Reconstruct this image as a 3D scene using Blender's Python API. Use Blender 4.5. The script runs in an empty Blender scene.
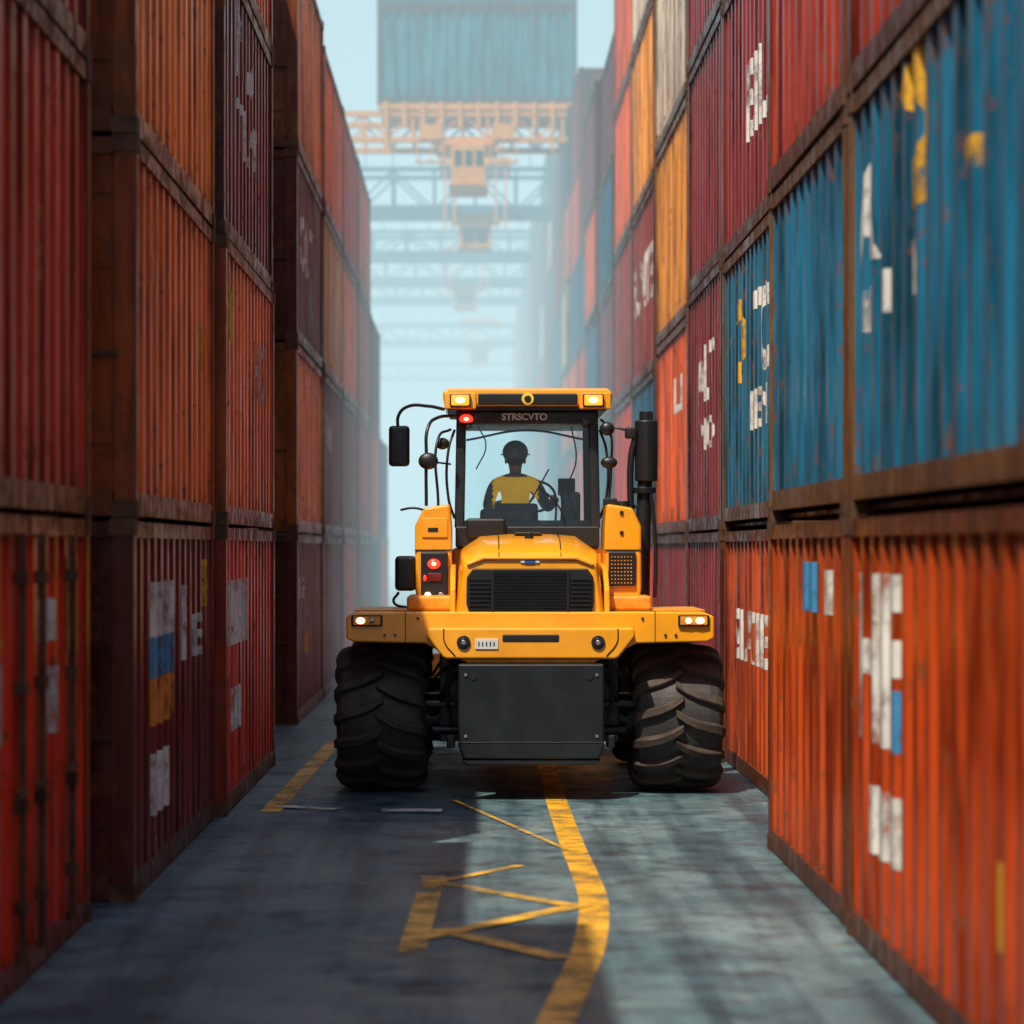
import bpy, bmesh, math, random
from mathutils import Vector, Matrix
random.seed(7)
S=bpy.context.scene
COL=S.collection
# ---------------------------------------------------------------- materials
def nt(name):
    m=bpy.data.materials.new(name); m.use_nodes=True
    n=m.node_tree; n.nodes.clear()
    out=n.nodes.new('ShaderNodeOutputMaterial')
    return m,n,out
def N(n,t,**k):
    x=n.nodes.new(t)
    for a,b in k.items():
        if a in x.inputs: x.inputs[a].default_value=b
        else: setattr(x,a,b)
    return x
def ramp(n,fac,p0,c0,p1,c1):
    r=n.nodes.new('ShaderNodeValToRGB'); e=r.color_ramp.elements
    e[0].position=p0; e[0].color=c0 if len(c0)==4 else (*c0,1)
    e[1].position=p1; e[1].color=c1 if len(c1)==4 else (*c1,1)
    n.links.new(fac,r.inputs[0]); return r
def mixc(n,f,a,b,mode='MIX'):
    m=n.nodes.new('ShaderNodeMix'); m.data_type='RGBA'; m.blend_type=mode
    for sock,v in ((m.inputs[0],f),(m.inputs[6],a),(m.inputs[7],b)):
        if isinstance(v,(int,float)): sock.default_value=v
        elif isinstance(v,(tuple,list)): sock.default_value=(*v[:3],1)
        else: n.links.new(v,sock)
    return m.outputs[2]
def math_(n,op,a,b=None,c=None):
    m=n.nodes.new('ShaderNodeMath'); m.operation=op
    for i,v in enumerate((a,b,c)):
        if v is None: continue
        if isinstance(v,(int,float)): m.inputs[i].default_value=v
        else: n.links.new(v,m.inputs[i])
    return m.outputs[0]
def noise(n,vec,scale,detail=4,rough=.55,vs=None):
    if vs:
        mp=N(n,'ShaderNodeMapping'); mp.inputs['Scale'].default_value=vs
        n.links.new(vec,mp.inputs[0]); vec=mp.outputs[0]
    x=N(n,'ShaderNodeTexNoise',Scale=scale,Detail=detail,Roughness=rough)
    n.links.new(vec,x.inputs['Vector']); return x.outputs[0]
def objvec(n):
    tc=N(n,'ShaderNodeTexCoord'); oi=N(n,'ShaderNodeObjectInfo')
    a=N(n,'ShaderNodeVectorMath',operation='MULTIPLY_ADD')
    c=N(n,'ShaderNodeCombineXYZ')
    for i in range(3): n.links.new(oi.outputs['Random'],c.inputs[i])
    n.links.new(c.outputs[0],a.inputs[0]); a.inputs[1].default_value=(91,57,33)
    n.links.new(tc.outputs['Object'],a.inputs[2])
    return a.outputs[0],tc,oi
def simple(name,col,rough=.5,metal=0,emit=None,es=0,var=.25,bump=.03,sc=6,coat=0):
    m,n,out=nt(name); v,tc,oi=objvec(n)
    b=N(n,'ShaderNodeBsdfPrincipled'); b.inputs['Metallic'].default_value=metal
    f=noise(n,v,sc,3)
    r=ramp(n,f,.3,(1-var,)*3,.7,(1+var*.3,)*3)
    n.links.new(mixc(n,1.0,col,r.outputs[0],'MULTIPLY'),b.inputs['Base Color'])
    rr=ramp(n,f,.3,(min(1,rough+.12),)*3,.7,(max(.05,rough-.08),)*3)
    n.links.new(rr.outputs[0],b.inputs['Roughness'])
    b.inputs['Coat Weight'].default_value=coat
    if bump>=.1:
        bp=N(n,'ShaderNodeBump',Strength=bump,Distance=.02); n.links.new(noise(n,v,sc*9,1),bp.inputs['Height'])
        n.links.new(bp.outputs[0],b.inputs['Normal'])
    if emit:
        b.inputs['Emission Color'].default_value=(*emit,1); b.inputs['Emission Strength'].default_value=es
        try: m.cycles.emission_sampling='NONE'
        except Exception: pass
    n.links.new(b.outputs[0],out.inputs[0]); return m
_cm={}
def cpaint(col,frame=False,far=False):
    k=(col,frame,far)
    if k in _cm: return _cm[k]
    m,n,out=nt('container_paint'); v,tc,oi=objvec(n)
    b=N(n,'ShaderNodeBsdfPrincipled'); b.inputs['Specular IOR Level'].default_value=.28
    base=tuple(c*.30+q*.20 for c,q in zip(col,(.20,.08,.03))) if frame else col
    rv=math_(n,'MULTIPLY_ADD',oi.outputs['Random'],.3,.88)
    cc=N(n,'ShaderNodeCombineColor')
    for i in range(3): n.links.new(rv,cc.inputs[i])
    c=mixc(n,1.0,base,cc.outputs[0],'MULTIPLY')
    st=noise(n,v,1.0,4 if not far else 2,.65,(3,5,.35))
    c=mixc(n,1.0,c,ramp(n,st,.38,(.34,.27,.26),.58,(1.1,)*3).outputs[0],'MULTIPLY')
    if far:
        n.links.new(c,b.inputs['Base Color']); b.inputs['Roughness'].default_value=.5
        n.links.new(b.outputs[0],out.inputs[0]); _cm[k]=m; return m
    pt=noise(n,v,.9,3,.6)
    fade=tuple(min(1,x*1.05+.03) for x in base)
    c=mixc(n,math_(n,'MULTIPLY',ramp(n,pt,.5,(0,0,0),.75,(1,1,1)).outputs[0],.5),c,fade)
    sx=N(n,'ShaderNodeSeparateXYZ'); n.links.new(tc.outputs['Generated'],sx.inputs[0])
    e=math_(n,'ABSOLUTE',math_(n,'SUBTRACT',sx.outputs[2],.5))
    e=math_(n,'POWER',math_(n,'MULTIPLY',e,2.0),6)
    rn=noise(n,v,5.5,5,.7)
    s2=noise(n,v,1.0,3,.6,(5,14,.8))
    rr=math_(n,'ADD',math_(n,'ADD',math_(n,'MULTIPLY',rn,.7),math_(n,'MULTIPLY',s2,.35)),math_(n,'MULTIPLY',e,.14 if not frame else .09))
    mask=ramp(n,rr,.60 if not frame else .55,(0,0,0),.68 if not frame else .66,(1,1,1)).outputs[0]
    rust=mixc(n,rn,(.045,.014,.008),(.22,.07,.022))
    c=mixc(n,math_(n,'MULTIPLY',mask,.85),c,rust)
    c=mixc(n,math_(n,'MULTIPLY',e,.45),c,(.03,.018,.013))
    n.links.new(c,b.inputs['Base Color'])
    ro=math_(n,'ADD',math_(n,'MULTIPLY',mask,.35),math_(n,'MULTIPLY_ADD',pt,.35,.16))
    n.links.new(ro,b.inputs['Roughness'])
    bp=N(n,'ShaderNodeBump',Strength=.35,Distance=.02)
    n.links.new(noise(n,v,2.2,2,.6),bp.inputs['Height'])
    n.links.new(bp.outputs[0],b.inputs['Normal'])
    n.links.new(b.outputs[0],out.inputs[0]); _cm[k]=m; return m
def worn(name,col,th=.42,rough=.6,sc=7,soft=.1):
    m,n,out=nt(name); tc=N(n,'ShaderNodeTexCoord'); v=tc.outputs['Object']
    b=N(n,'ShaderNodeBsdfPrincipled'); b.inputs['Roughness'].default_value=rough
    f=noise(n,v,sc,6,.7); f2=noise(n,v,1.3,2)
    n.links.new(mixc(n,1.0,col,ramp(n,f2,.3,(.6,.6,.6),.7,(1,1,1)).outputs[0],'MULTIPLY'),b.inputs['Base Color'])
    t=N(n,'ShaderNodeBsdfTransparent'); mx=N(n,'ShaderNodeMixShader')
    a=ramp(n,math_(n,'ADD',math_(n,'MULTIPLY',f,.65),math_(n,'MULTIPLY',f2,.35)),th,(0,0,0),th+soft,(1,1,1)).outputs[0]
    n.links.new(a,mx.inputs[0]); n.links.new(t.outputs[0],mx.inputs[1]); n.links.new(b.outputs[0],mx.inputs[2])
    n.links.new(mx.outputs[0],out.inputs[0]); return m
def ground_mat():
    m,n,out=nt('worn_asphalt'); tc=N(n,'ShaderNodeTexCoord'); v=tc.outputs['Object']
    b=N(n,'ShaderNodeBsdfPrincipled'); b.inputs['Specular IOR Level'].default_value=.35
    big=noise(n,v,.35,3,.6); mid=noise(n,v,2.2,6,.68); fine=noise(n,v,60,2,.7)
    c=mixc(n,ramp(n,big,.35,(0,0,0),.65,(1,1,1)).outputs[0],(.060,.125,.160),(.165,.235,.255))
    c=mixc(n,1.0,c,ramp(n,mid,.34,(.40,.44,.48),.62,(1.25,1.2,1.15)).outputs[0],'MULTIPLY')
    c=mixc(n,1.0,c,ramp(n,fine,.3,(.6,)*3,.7,(1.3,)*3).outputs[0],'MULTIPLY')
    tr=noise(n,v,1.0,4,.6,(2.2,.12,1))
    c=mixc(n,1.0,c,ramp(n,tr,.38,(.42,.47,.52),.54,(1.05,)*3).outputs[0],'MULTIPLY')
    oil=noise(n,v,1.1,5,.72)
    c=mixc(n,ramp(n,oil,.55,(0,0,0),.65,(.75,.75,.75)).outputs[0],c,(.02,.032,.040))
    ru=noise(n,v,3.1,5,.7)
    c=mixc(n,ramp(n,ru,.63,(0,0,0),.70,(.5,.5,.5)).outputs[0],c,(.20,.12,.05))
    n.links.new(c,b.inputs['Base Color'])
    n.links.new(ramp(n,mid,.35,(.30,)*3,.62,(.65,)*3).outputs[0],b.inputs['Roughness'])
    bp=N(n,'ShaderNodeBump',Strength=.4,Distance=.01)
    n.links.new(noise(n,v,28,3,.75),bp.inputs['Height'])
    n.links.new(bp.outputs[0],b.inputs['Normal'])
    n.links.new(b.outputs[0],out.inputs[0]); return m

ORANGE=(.88,.13,.014); RED=(.70,.042,.016); MAROON=(.22,.021,.026); BLUE=(.010,.125,.225)
LOR=(.95,.155,.013); ORD=(.46,.058,.011)
YEL=(.90,.34,.03); CREAM=(.72,.60,.44); TEAL=(.012,.20,.27); RUST=(.36,.036,.018); DKBLUE=(.02,.10,.20); PLUM=(.20,.045,.08)
OCH=(.42,.19,.045)
M_cast=simple('rusty_casting',(.12,.055,.024),.7,.2,var=.6,bump=.2)
M_white=worn('marking_white',(.80,.79,.75),.36,soft=.16)
M_dyel=worn('marking_yellow',(.85,.45,.03),.36,soft=.16)
M_dblue=worn('marking_blue',(.05,.28,.55),.36,soft=.16)
M_dor=worn('marking_orange',(.85,.27,.03),.36,soft=.16)
DM={'w':M_white,'y':M_dyel,'b':M_dblue,'o':M_dor}
# ---------------------------------------------------------------- helpers
def mk(name,verts,faces,mats,idx=None,parent=None,smooth=False,loc=None):
    me=bpy.data.meshes.new(name); me.from_pydata([tuple(v) for v in verts],[],faces)
    for m in mats: me.materials.append(m)
    if idx:
        for p,i in zip(me.polygons,idx): p.material_index=i
    if smooth:
        for p in me.polygons: p.use_smooth=True
    me.update()
    o=bpy.data.objects.new(name,me); COL.objects.link(o)
    if parent: o.parent=parent
    if loc: o.location=loc
    return o
class MB:
    def __init__(s): s.v=[]; s.f=[]; s.i=[]
    def box(s,x0,x1,y0,y1,z0,z1,m=0):
        b=len(s.v)
        for z in (z0,z1):
            for (x,y) in ((x0,y0),(x1,y0),(x1,y1),(x0,y1)): s.v.append((x,y,z))
        for f in ((3,2,1,0),(4,5,6,7),(0,1,5,4),(1,2,6,5),(2,3,7,6),(3,0,4,7)):
            s.f.append(tuple(b+i for i in f)); s.i.append(m)
    def quad(s,a,b,c,d,m=0):
        k=len(s.v); s.v+= [a,b,c,d]; s.f.append((k,k+1,k+2,k+3)); s.i.append(m)
W=2.438; PIT=.38; DEP=.075; INS=.022
def prof_pts(a,b):
    pts=[]; n=max(1,round((b-a)/PIT)); p=(b-a)/n
    for i in range(n):
        y=a+i*p
        pts+= [(y,0),(y+p*.34,0),(y+p*.50,DEP),(y+p*.84,DEP)]
    pts.append((b,0)); return pts
def prof_at(pts,y):
    for (a,da),(b,db) in zip(pts,pts[1:]):
        if a<=y<=b: return da+(db-da)*(y-a)/max(1e-9,b-a)
    return 0
_mesh={}
def container_mesh(L,H,br=.17):
    k=(round(L,2),round(H,2),br)
    if k in _mesh: return _mesh[k]
    B=MB(); hw=W/2; hl=L/2; P=.15; z0=.012; z1=H-.012
    trl=.11
    for sx in (-1,1):
        for sy in (-1,1):
            xs=sorted((sx*hw,sx*(hw-P))); ys=sorted((sy*hl,sy*(hl-P)))
            B.box(xs[0],xs[1],ys[0],ys[1],.118,H-.118,1)
            xs=sorted((sx*(hw+.008),sx*(hw-.165))); ys=sorted((sy*(hl+.008),sy*(hl-.18)))
            B.box(xs[0],xs[1],ys[0],ys[1],0,.118,2); B.box(xs[0],xs[1],ys[0],ys[1],H-.118,H,2)
        xs=sorted((sx*(hw-.004),sx*(hw-.10)))
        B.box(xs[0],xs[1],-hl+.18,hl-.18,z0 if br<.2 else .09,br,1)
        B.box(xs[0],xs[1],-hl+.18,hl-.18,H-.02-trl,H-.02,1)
        pp=prof_pts(-hl+P,hl-P)
        for (a,da),(b,db) in zip(pp,pp[1:]):
            xa=sx*(hw-INS-da); xb=sx*(hw-INS-db)
            q=[(xa,a,br),(xb,b,br),(xb,b,H-.02-trl),(xa,a,H-.02-trl)]
            if sx<0: q=q[::-1]
            B.quad(*q,0)
    for sy in (-1,1):
        ys=sorted((sy*(hl-.004),sy*(hl-.10)))
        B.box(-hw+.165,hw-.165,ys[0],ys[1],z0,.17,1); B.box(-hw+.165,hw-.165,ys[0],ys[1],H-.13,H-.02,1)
    pp=prof_pts(-hw+P,hw-P)
    for (a,da),(b,db) in zip(pp,pp[1:]):
        ya=hl-INS-da; yb=hl-INS-db
        B.quad((b,yb,.17),(a,ya,.17),(a,ya,H-.13),(b,yb,H-.13),0)
    B.box(-hw+P,-.01,-hl+.03,-hl+.07,.17,H-.13,1); B.box(.01,hw-P,-hl+.03,-hl+.07,.17,H-.13,1)
    for x in (-.85,-.35,.35,.85):
        B.box(x-.02,x+.02,-hl+.0,-hl+.028,.1,H-.08,2)
        for z in (.35,H*.5,H-.4): B.box(x-.06,x+.06,-hl-.004,-hl+.0285,z-.04,z+.04,2)
        B.box(x-.02,x+.25,-hl-.014,-hl-.005,1.1,1.13,2)
    for z in (.5,1.1,1.7,2.2): B.box(-hw+.17,hw-.17,-hl+.018,-hl+.0295,z,z+.05,1)
    B.box(-hw+.12,hw-.12,-hl+.08,hl-.12,H-.06,H-.035,0)
    B.box(-hw+.12,hw-.12,-hl+.08,hl-.12,.03,.06,0)
    me=bpy.data.meshes.new('shipping_container'); me.from_pydata(B.v,[],B.f)
    for _ in range(3): me.materials.append(None)
    for p,i in zip(me.polygons,B.i): p.material_index=i
    me.update(); _mesh[k]=me; return me
def rectp(a,b,c,d): return [(a,c),(b,c),(b,d),(a,d)]
def R_(a,b,z0,z1,c): return ('P',rectp(a,b,z0,z1),c)
def T_(t,a,b,z0,z1,c='w'): return ('T',t,a,b,z0,z1,c)
def disc(yc,zc,r,c,inner=0):
    n=28; out=[]
    for i in range(n if not inner else int(n*.75)):
        a=2*math.pi*i/n+.5; b=2*math.pi*(i+1)/n+.5
        out.append(('P',[(yc+inner*math.cos(a),zc+inner*math.sin(a)),(yc+r*math.cos(a),zc+r*math.sin(a)),(yc+r*math.cos(b),zc+r*math.sin(b)),(yc+inner*math.cos(b),zc+inner*math.sin(b))],c))
    return out
def tri(a,b,z0,z1,c): return ('P',[(a,z0),(b,z0),((a+b)/2,z1)],c)
_tx={}
def text_polys(t):
    if t in _tx: return _tx[t]
    c=bpy.data.curves.new('t','FONT'); c.body=t; c.size=1; c.offset=.035; c.resolution_u=3
    o=bpy.data.objects.new('t',c); COL.objects.link(o); bpy.context.view_layer.update()
    me=bpy.data.meshes.new_from_object(o.evaluated_get(bpy.context.evaluated_depsgraph_get()))
    vs=[(v.co.x,v.co.y) for v in me.vertices]; fs=[tuple(p.vertices) for p in me.polygons]
    bpy.data.objects.remove(o); bpy.data.curves.remove(c); bpy.data.meshes.remove(me)
    x0=min(v[0] for v in vs); x1=max(v[0] for v in vs); y0=min(v[1] for v in vs); y1=max(v[1] for v in vs)
    vs=[((x-x0)/(x1-x0),(y-y0)/(y1-y0)) for x,y in vs]
    _tx[t]=(vs,fs); return _tx[t]
def container(xf,side,d0,d1,z,H,col,dec=None,fr=None,jit=.012,br=.17):
    L=d1-d0; me=container_mesh(L,H,br)
    o=bpy.data.objects.new('shipping_container',me); COL.objects.link(o)
    o.location=(xf+side*W/2+random.uniform(-jit,jit),(d0+d1)/2,z)
    o.rotation_euler[2]=random.uniform(-.0015,.0015)
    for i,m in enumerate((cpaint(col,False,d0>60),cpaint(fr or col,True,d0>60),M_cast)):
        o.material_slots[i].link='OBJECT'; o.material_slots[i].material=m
    if dec:
        hl=L/2; pp=prof_pts(-hl+.15,hl-.15); sx=-side; mats=list(DM); yc=(d0+d1)/2
        bm=bmesh.new()
        for dd in dec:
            if dd[0]=='P':
                try: f=bm.faces.new([bm.verts.new((0,p[0]-yc,p[1]-z)) for p in dd[1]]); f.material_index=mats.index(dd[2])
                except Exception: pass
            else:
                _,t,a,b,z0,z1,c=dd; vs,fs=text_polys(t)
                bv=[bm.verts.new((0,a+(b-a)*u-yc,z0+(z1-z0)*w-z)) for u,w in vs]
                for f in fs:
                    try: q=bm.faces.new([bv[i] for i in f]); q.material_index=mats.index(c)
                    except Exception: pass
        lo=min(v.co.y for v in bm.verts); hi=max(v.co.y for v in bm.verts)
        for (p,_) in pp:
            if lo<p<hi: bmesh.ops.bisect_plane(bm,geom=bm.verts[:]+bm.edges[:]+bm.faces[:],plane_co=(0,p,0),plane_no=(0,1,0))
        for v in bm.verts: v.co.x=sx*(W/2-INS-prof_at(pp,v.co.y)+.004)
        bm.normal_update()
        for f in bm.faces:
            if f.normal.x*sx<0: f.normal_flip()
        dm=bpy.data.meshes.new('painted_markings'); bm.to_mesh(dm); bm.free()
        for k in mats: dm.materials.append(DM[k])
        mo=bpy.data.objects.new('painted_markings',dm); COL.objects.link(mo); mo.parent=o
    return o
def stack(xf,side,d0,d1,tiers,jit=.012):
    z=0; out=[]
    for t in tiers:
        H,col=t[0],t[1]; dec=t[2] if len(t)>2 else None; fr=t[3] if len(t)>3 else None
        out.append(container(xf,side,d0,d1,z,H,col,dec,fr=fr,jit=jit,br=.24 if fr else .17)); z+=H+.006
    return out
T=T_
# left wall (text runs near -> far)
q=stack(-2.48,-1,10.9,16.75,[(2.6,RED,[R_(15.9,16.35,1.75,2.35,'y'),R_(15.1,15.7,1.3,1.7,'w'),R_(13.3,13.75,1.35,1.8,'w'),tri(13.3,13.8,1.85,2.1,'y'),R_(15.0,15.5,1.85,2.1,'w')]),
    (2.9,(.58,.05,.02),[R_(14.9,15.1,3.9,4.4,'o')]),(2.6,RUST)])
B=MB()
for y in (-.75,.35,1.0,2.1):
    B.box(W/2+.0,W/2+.035,y-.025,y+.025,.12,2.48)
    for z in (.4,.95,1.6,2.2): B.box(W/2-.02,W/2+.045,y-.06,y+.06,z,z+.07)
    B.box(W/2+.03,W/2+.05,y-.30,y,1.05,1.09)
mk('lock_rods',B.v,B.f,[M_cast],parent=q[0])
stack(-2.48,-1,4.6,10.7,[(2.6,RED),(2.9,RED),(2.6,LOR),(2.6,RED)])  # out of view; top tier added so its shadow darkens the near road
stack(-2.30,-1,17.6,22.95,[(2.6,MAROON,[R_(18.6,20.1,1.75,2.15,'w'),R_(18.6,20.1,1.45,1.748,'b'),R_(18.6,20.1,1.1,1.448,'o'),R_(18.7,19.8,.45,.9,'w'),T('III',20.6,21.2,1.5,2.1),T('E',21.5,22.2,1.5,1.85),R_(22.3,22.6,1.9,2.3,'y')]),
    (2.6,LOR,[R_(21.9,22.1,3.9,4.3,'y'),R_(18.6,18.8,4.3,4.5,'w')]),(2.6,(1,.21,.02))])
stack(-2.23,-1,23.2,28.75,[(2.6,(.95,.045,.02),[T('III',23.7,25.6,1.5,2.1),R_(23.9,24.9,.7,1.1,'w')]),
    (2.6,LOR,[R_(23.6,24.1,4.3,4.8,'y'),T('HE7',26.4,27.8,3.9,4.5)]),
    (2.6,MAROON,[T('HU',24.6,26.6,6.9,7.9),T('TLN',24.6,26.9,6.2,6.7)]),(2.6,LOR)])
stack(-2.74,-1,29.0,34.9,[(2.6,MAROON),(2.6,RED),(2.6,ORANGE),(2.6,MAROON)])  # unseen stack added in the gap to keep sun off the end faces beyond
stack(-2.41,-1,35.2,41.2,[(2.6,MAROON,[T('12',36,37.2,1.7,2),R_(37,38,.9,1.2,'y')]),(2.6,(1,.27,.025)),(2.6,MAROON,[T('OLT',36.2,39,6.3,7.1)]),(2.9,(1,.27,.07))])
stack(-2.41,-1,41.5,47.4,[(2.6,MAROON),(2.6,MAROON,[T('SH',42,44,4,4.6)]),(2.6,YEL),(2.6,LOR)])
stack(-2.41,-1,47.7,53.6,[(2.6,RED),(2.6,MAROON),(2.6,LOR),(2.6,RED)])
stack(-2.41,-1,53.9,59.8,[(2.6,MAROON),(2.6,RED),(2.6,RED),(2.6,LOR)])
stack(-2.41,-1,60.1,66,[(2.6,DKBLUE),(2.6,LOR),(2.6,MAROON)])
stack(-2.41,-1,66.3,72,[(2.6,LOR),(2.6,TEAL)])
# right wall (text runs far -> near)
stack(2.33,1,10.2,16.2,[(2.6,ORD,[T('HF',15.9,14.45,1.25,2.25),R_(14.35,14.6,1.25,1.6,'b'),R_(14.35,15.6,.6,1.0,'w'),R_(11.5,11.75,.6,1.0,'y')]),
    (2.6,BLUE,[T('A',15.9,15.25,4.1,4.75),R_(15.35,15.75,3.7,3.95,'w'),R_(14.75,14.95,3.75,4.0,'w'),R_(13.8,14.1,3.75,4.05,'w'),R_(12.2,12.45,4.2,4.35,'y')]+disc(13.9,4.65,.45,'y',.17),OCH),
    (2.6,RUST)])
stack(2.33,1,4,9.9,[(2.6,ORD),(2.6,BLUE),(2.6,RED)])
stack(2.34,1,16.5,20.75,[(2.6,(.52,.07,.012),[R_(17.9,18.8,1.95,2.3,'b'),R_(17.4,17.65,1.95,2.25,'w')]),(2.6,BLUE,None,OCH),(2.6,RUST),(2.6,MAROON)])
stack(2.80,1,23.3,29.4,[(2.6,(.58,.08,.014),[T('SFATE',28.4,25.3,1.2,1.75)]),(3.0,BLUE,[T('TC',26.4,24.9,4.1,5.0),T('HEN',26.6,25.0,3.6,4.0)]+disc(27.7,4.6,.45,'y',.22),OCH),(2.9,MAROON,[T('EIL',27,25,6.6,7.4)]),(2.9,RUST)])
stack(2.80,1,29.6,34.3,[(2.6,MAROON),(3.1,MAROON,[T('ALT',33,30.6,4.2,4.9),T('NO',32.6,30.8,3.6,4)]),(2.9,MAROON),(2.6,MAROON)])
stack(2.80,1,34.5,40.4,[(2.6,MAROON),(2.9,ORANGE,[T('LI',37,35.5,4.3,4.8)]),(2.95,YEL),(2.9,CREAM),(2.6,CREAM)])
stack(2.80,1,40.7,46.4,[(2.6,RED),(2.6,BLUE),(3.0,RUST,[T('SUNTE',46.2,41.2,6.4,7.3)]),(2.9,YEL),(2.6,CREAM)])
stack(2.80,1,46.6,52.5,[(2.6,ORANGE),(2.6,RED),(3.0,RUST),(2.9,ORANGE),(2.6,ORANGE)])
pal=[MAROON,RUST,BLUE,ORANGE,RED,TEAL,PLUM,CREAM,MAROON,RED,DKBLUE]
d=52.8; k=0
tops=[5,5,5,6,6,6,6,6,7,7,6,7,7,7,6,7,7,7,7,7]
fixed=[[ORANGE,TEAL,PLUM,BLUE,PLUM],[MAROON,RED,BLUE,ORANGE,PLUM],[RED,ORANGE,RED,BLUE,MAROON],[TEAL,RED,ORANGE,DKBLUE,RED,MAROON]]
while d<190:
    L=6.0; n=tops[min(k,len(tops)-1)]
    tiers=[(2.6,(fixed[k][i] if k<len(fixed) and i<len(fixed[k]) else random.choice(pal))) for i in range(n)]
    stack(2.80+random.uniform(-.08,.1),1,d,d+L,tiers,.04); d+=L+.25; k+=1
stack(.4,1,250,256,[(2.6,random.choice([ORANGE,RED,RUST])) for i in range(5)])
# ---------------------------------------------------------------- ground & markings
g=mk('ground',[(-1500,-200,0),(1500,-200,0),(1500,3000,0),(-1500,3000,0)],[(0,1,2,3)],[ground_mat()])
M_gy=worn('road_yellow',(.92,.48,.03),.35,.5,5,.18)
M_gyw=worn('road_yellow_faded',(.90,.50,.05),.38,.5,5,.18)
M_gw=worn('road_white_faded',(.78,.78,.74),.38,.6,5,.18)
def strip(pts,w,z):
    v=[];f=[]
    P=[Vector(p) for p in pts]; Q=[]
    if len(P)>2:
        for i in range(len(P)-1):
            p0=P[max(0,i-1)];p1=P[i];p2=P[i+1];p3=P[min(len(P)-1,i+2)]
            for t in (0,.25,.5,.75):
                Q.append(.5*((2*p1)+(p2-p0)*t+(2*p0-5*p1+4*p2-p3)*t*t+(3*p1-p0-3*p2+p3)*t**3))
        Q.append(P[-1])
    else: Q=P
    for i,p in enumerate(Q):
        t=(Q[min(i+1,len(Q)-1)]-Q[max(i-1,0)]).normalized(); nrm=Vector((-t.y,t.x))*w/2
        v+=[(p.x+nrm.x,p.y+nrm.y,z),(p.x-nrm.x,p.y-nrm.y,z)]
    for i in range(len(Q)-1): f.append((2*i,2*i+1,2*i+3,2*i+2))
    return v,f
def lines(name,items,mat,z):
    V=[];F=[]
    for j,(pts,w) in enumerate(items):
        v,f=strip(pts,w,z+j*.0012); b=len(V); V+=v; F+=[tuple(b+i for i in q) for q in f]
    return mk(name,V,F,[mat])
lines('road_lane_line',[([(.78,45),(.785,28.8),(.771,24.8),(.784,21.0),(.807,19.1),(.80,17.5),(.69,15.7),(.54,14.3),(.403,13.1),(.22,11.5)],.20),
                   ([(-1.73,32.2),(-1.86,23.6)],.19)],M_gy,.004)
lines('road_hatch_markings',[([(-.356,18.5),(.34,19.6)],.09),([(-.28,18.6),(.72,17.3)],.13),([(.74,17.45),(-.37,15.9)],.15),([(-.24,16.3),(.5,15.15)],.15),
     ([(-.30,18.9),(-.38,15.2)],.17),([(-.2,24.6),(.72,20.6)],.05)],M_gyw,.009)
lines('road_tick_markings',[([(-1.78,24.0),(-1.25,23.75)],.20),([(-.85,23.6),(-.3,23.6)],.26)],M_gw,.018)

# ---------------------------------------------------------------- wheel loader
Y=simple('machine_yellow',(.97,.40,.011),.25,var=.16,bump=.015,sc=3,coat=.5)
YD=simple('machine_yellow_dusty',(.84,.34,.025),.42,var=.4,bump=.05,sc=7)
K=simple('machine_black',(.015,.016,.018),.38,var=.3,bump=.04)
KG=simple('machine_grey_steel',(.016,.021,.026),.34,.2,var=.5,bump=.05,sc=4)
RUB=simple('tyre_rubber',(.036,.035,.034),.62,var=.5,bump=.12,sc=5)
RUBD=simple('tyre_rubber_dusty',(.062,.043,.032),.75,var=.6,bump=.15,sc=4)
CH=simple('steel',(.5,.5,.5),.3,.9)
E_w=simple('lamp_lit_white',(.9,.8,.6),.2,emit=(1,.58,.22),es=6,bump=0)
E_o=simple('lamp_lit_orange',(.9,.3,.05),.2,emit=(1,.20,.01),es=2.2,bump=0)
E_oc=simple('lamp_lit_core',(.9,.8,.5),.2,emit=(1,.52,.14),es=10,bump=0)
E_r=simple('lamp_lit_red',(.8,.03,.02),.2,emit=(1,.02,.01),es=4,bump=0)
E_rc=simple('lamp_lit_red_core',(.8,.2,.1),.2,emit=(1,.22,.12),es=7,bump=0)
DASH=simple('cab_interior',(.07,.14,.18),.45,var=.3)
PL=simple('plate_white',(.7,.72,.72),.4)
BLM=simple('emblem_blue',(.02,.1,.4),.3)
gm,gn,go=nt('cab_glass')
gt=N(gn,'ShaderNodeBsdfTransparent'); gt.inputs[0].default_value=(.88,.96,.97,1)
gg=N(gn,'ShaderNodeBsdfGlossy'); gg.inputs['Roughness'].default_value=.04
gf=N(gn,'ShaderNodeFresnel'); gf.inputs[0].default_value=1.5
gx=N(gn,'ShaderNodeMixShader'); gn.links.new(gf.outputs[0],gx.inputs[0]); gn.links.new(gt.outputs[0],gx.inputs[1]); gn.links.new(gg.outputs[0],gx.inputs[2]); gn.links.new(gx.outputs[0],go.inputs[0])
root=bpy.data.objects.new('wheel_loader',None); COL.objects.link(root); root.location=(.53,25.8,0)
def bev(o,w=.015,s=2):
    m=o.modifiers.new('b','BEVEL'); m.width=w; m.segments=s; m.limit_method='ANGLE'; m.angle_limit=math.radians(35)
    for p in o.data.polygons: p.use_smooth=True
    w2=o.modifiers.new('wn','WEIGHTED_NORMAL'); w2.keep_sharp=True
    return o
def box(name,x0,x1,y0,y1,z0,z1,mat,b=.012,par=None):
    B=MB(); B.box(x0,x1,y0,y1,z0,z1); o=mk(name,B.v,B.f,[mat],parent=par or root)
    if b: bev(o,b)
    return o
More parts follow.
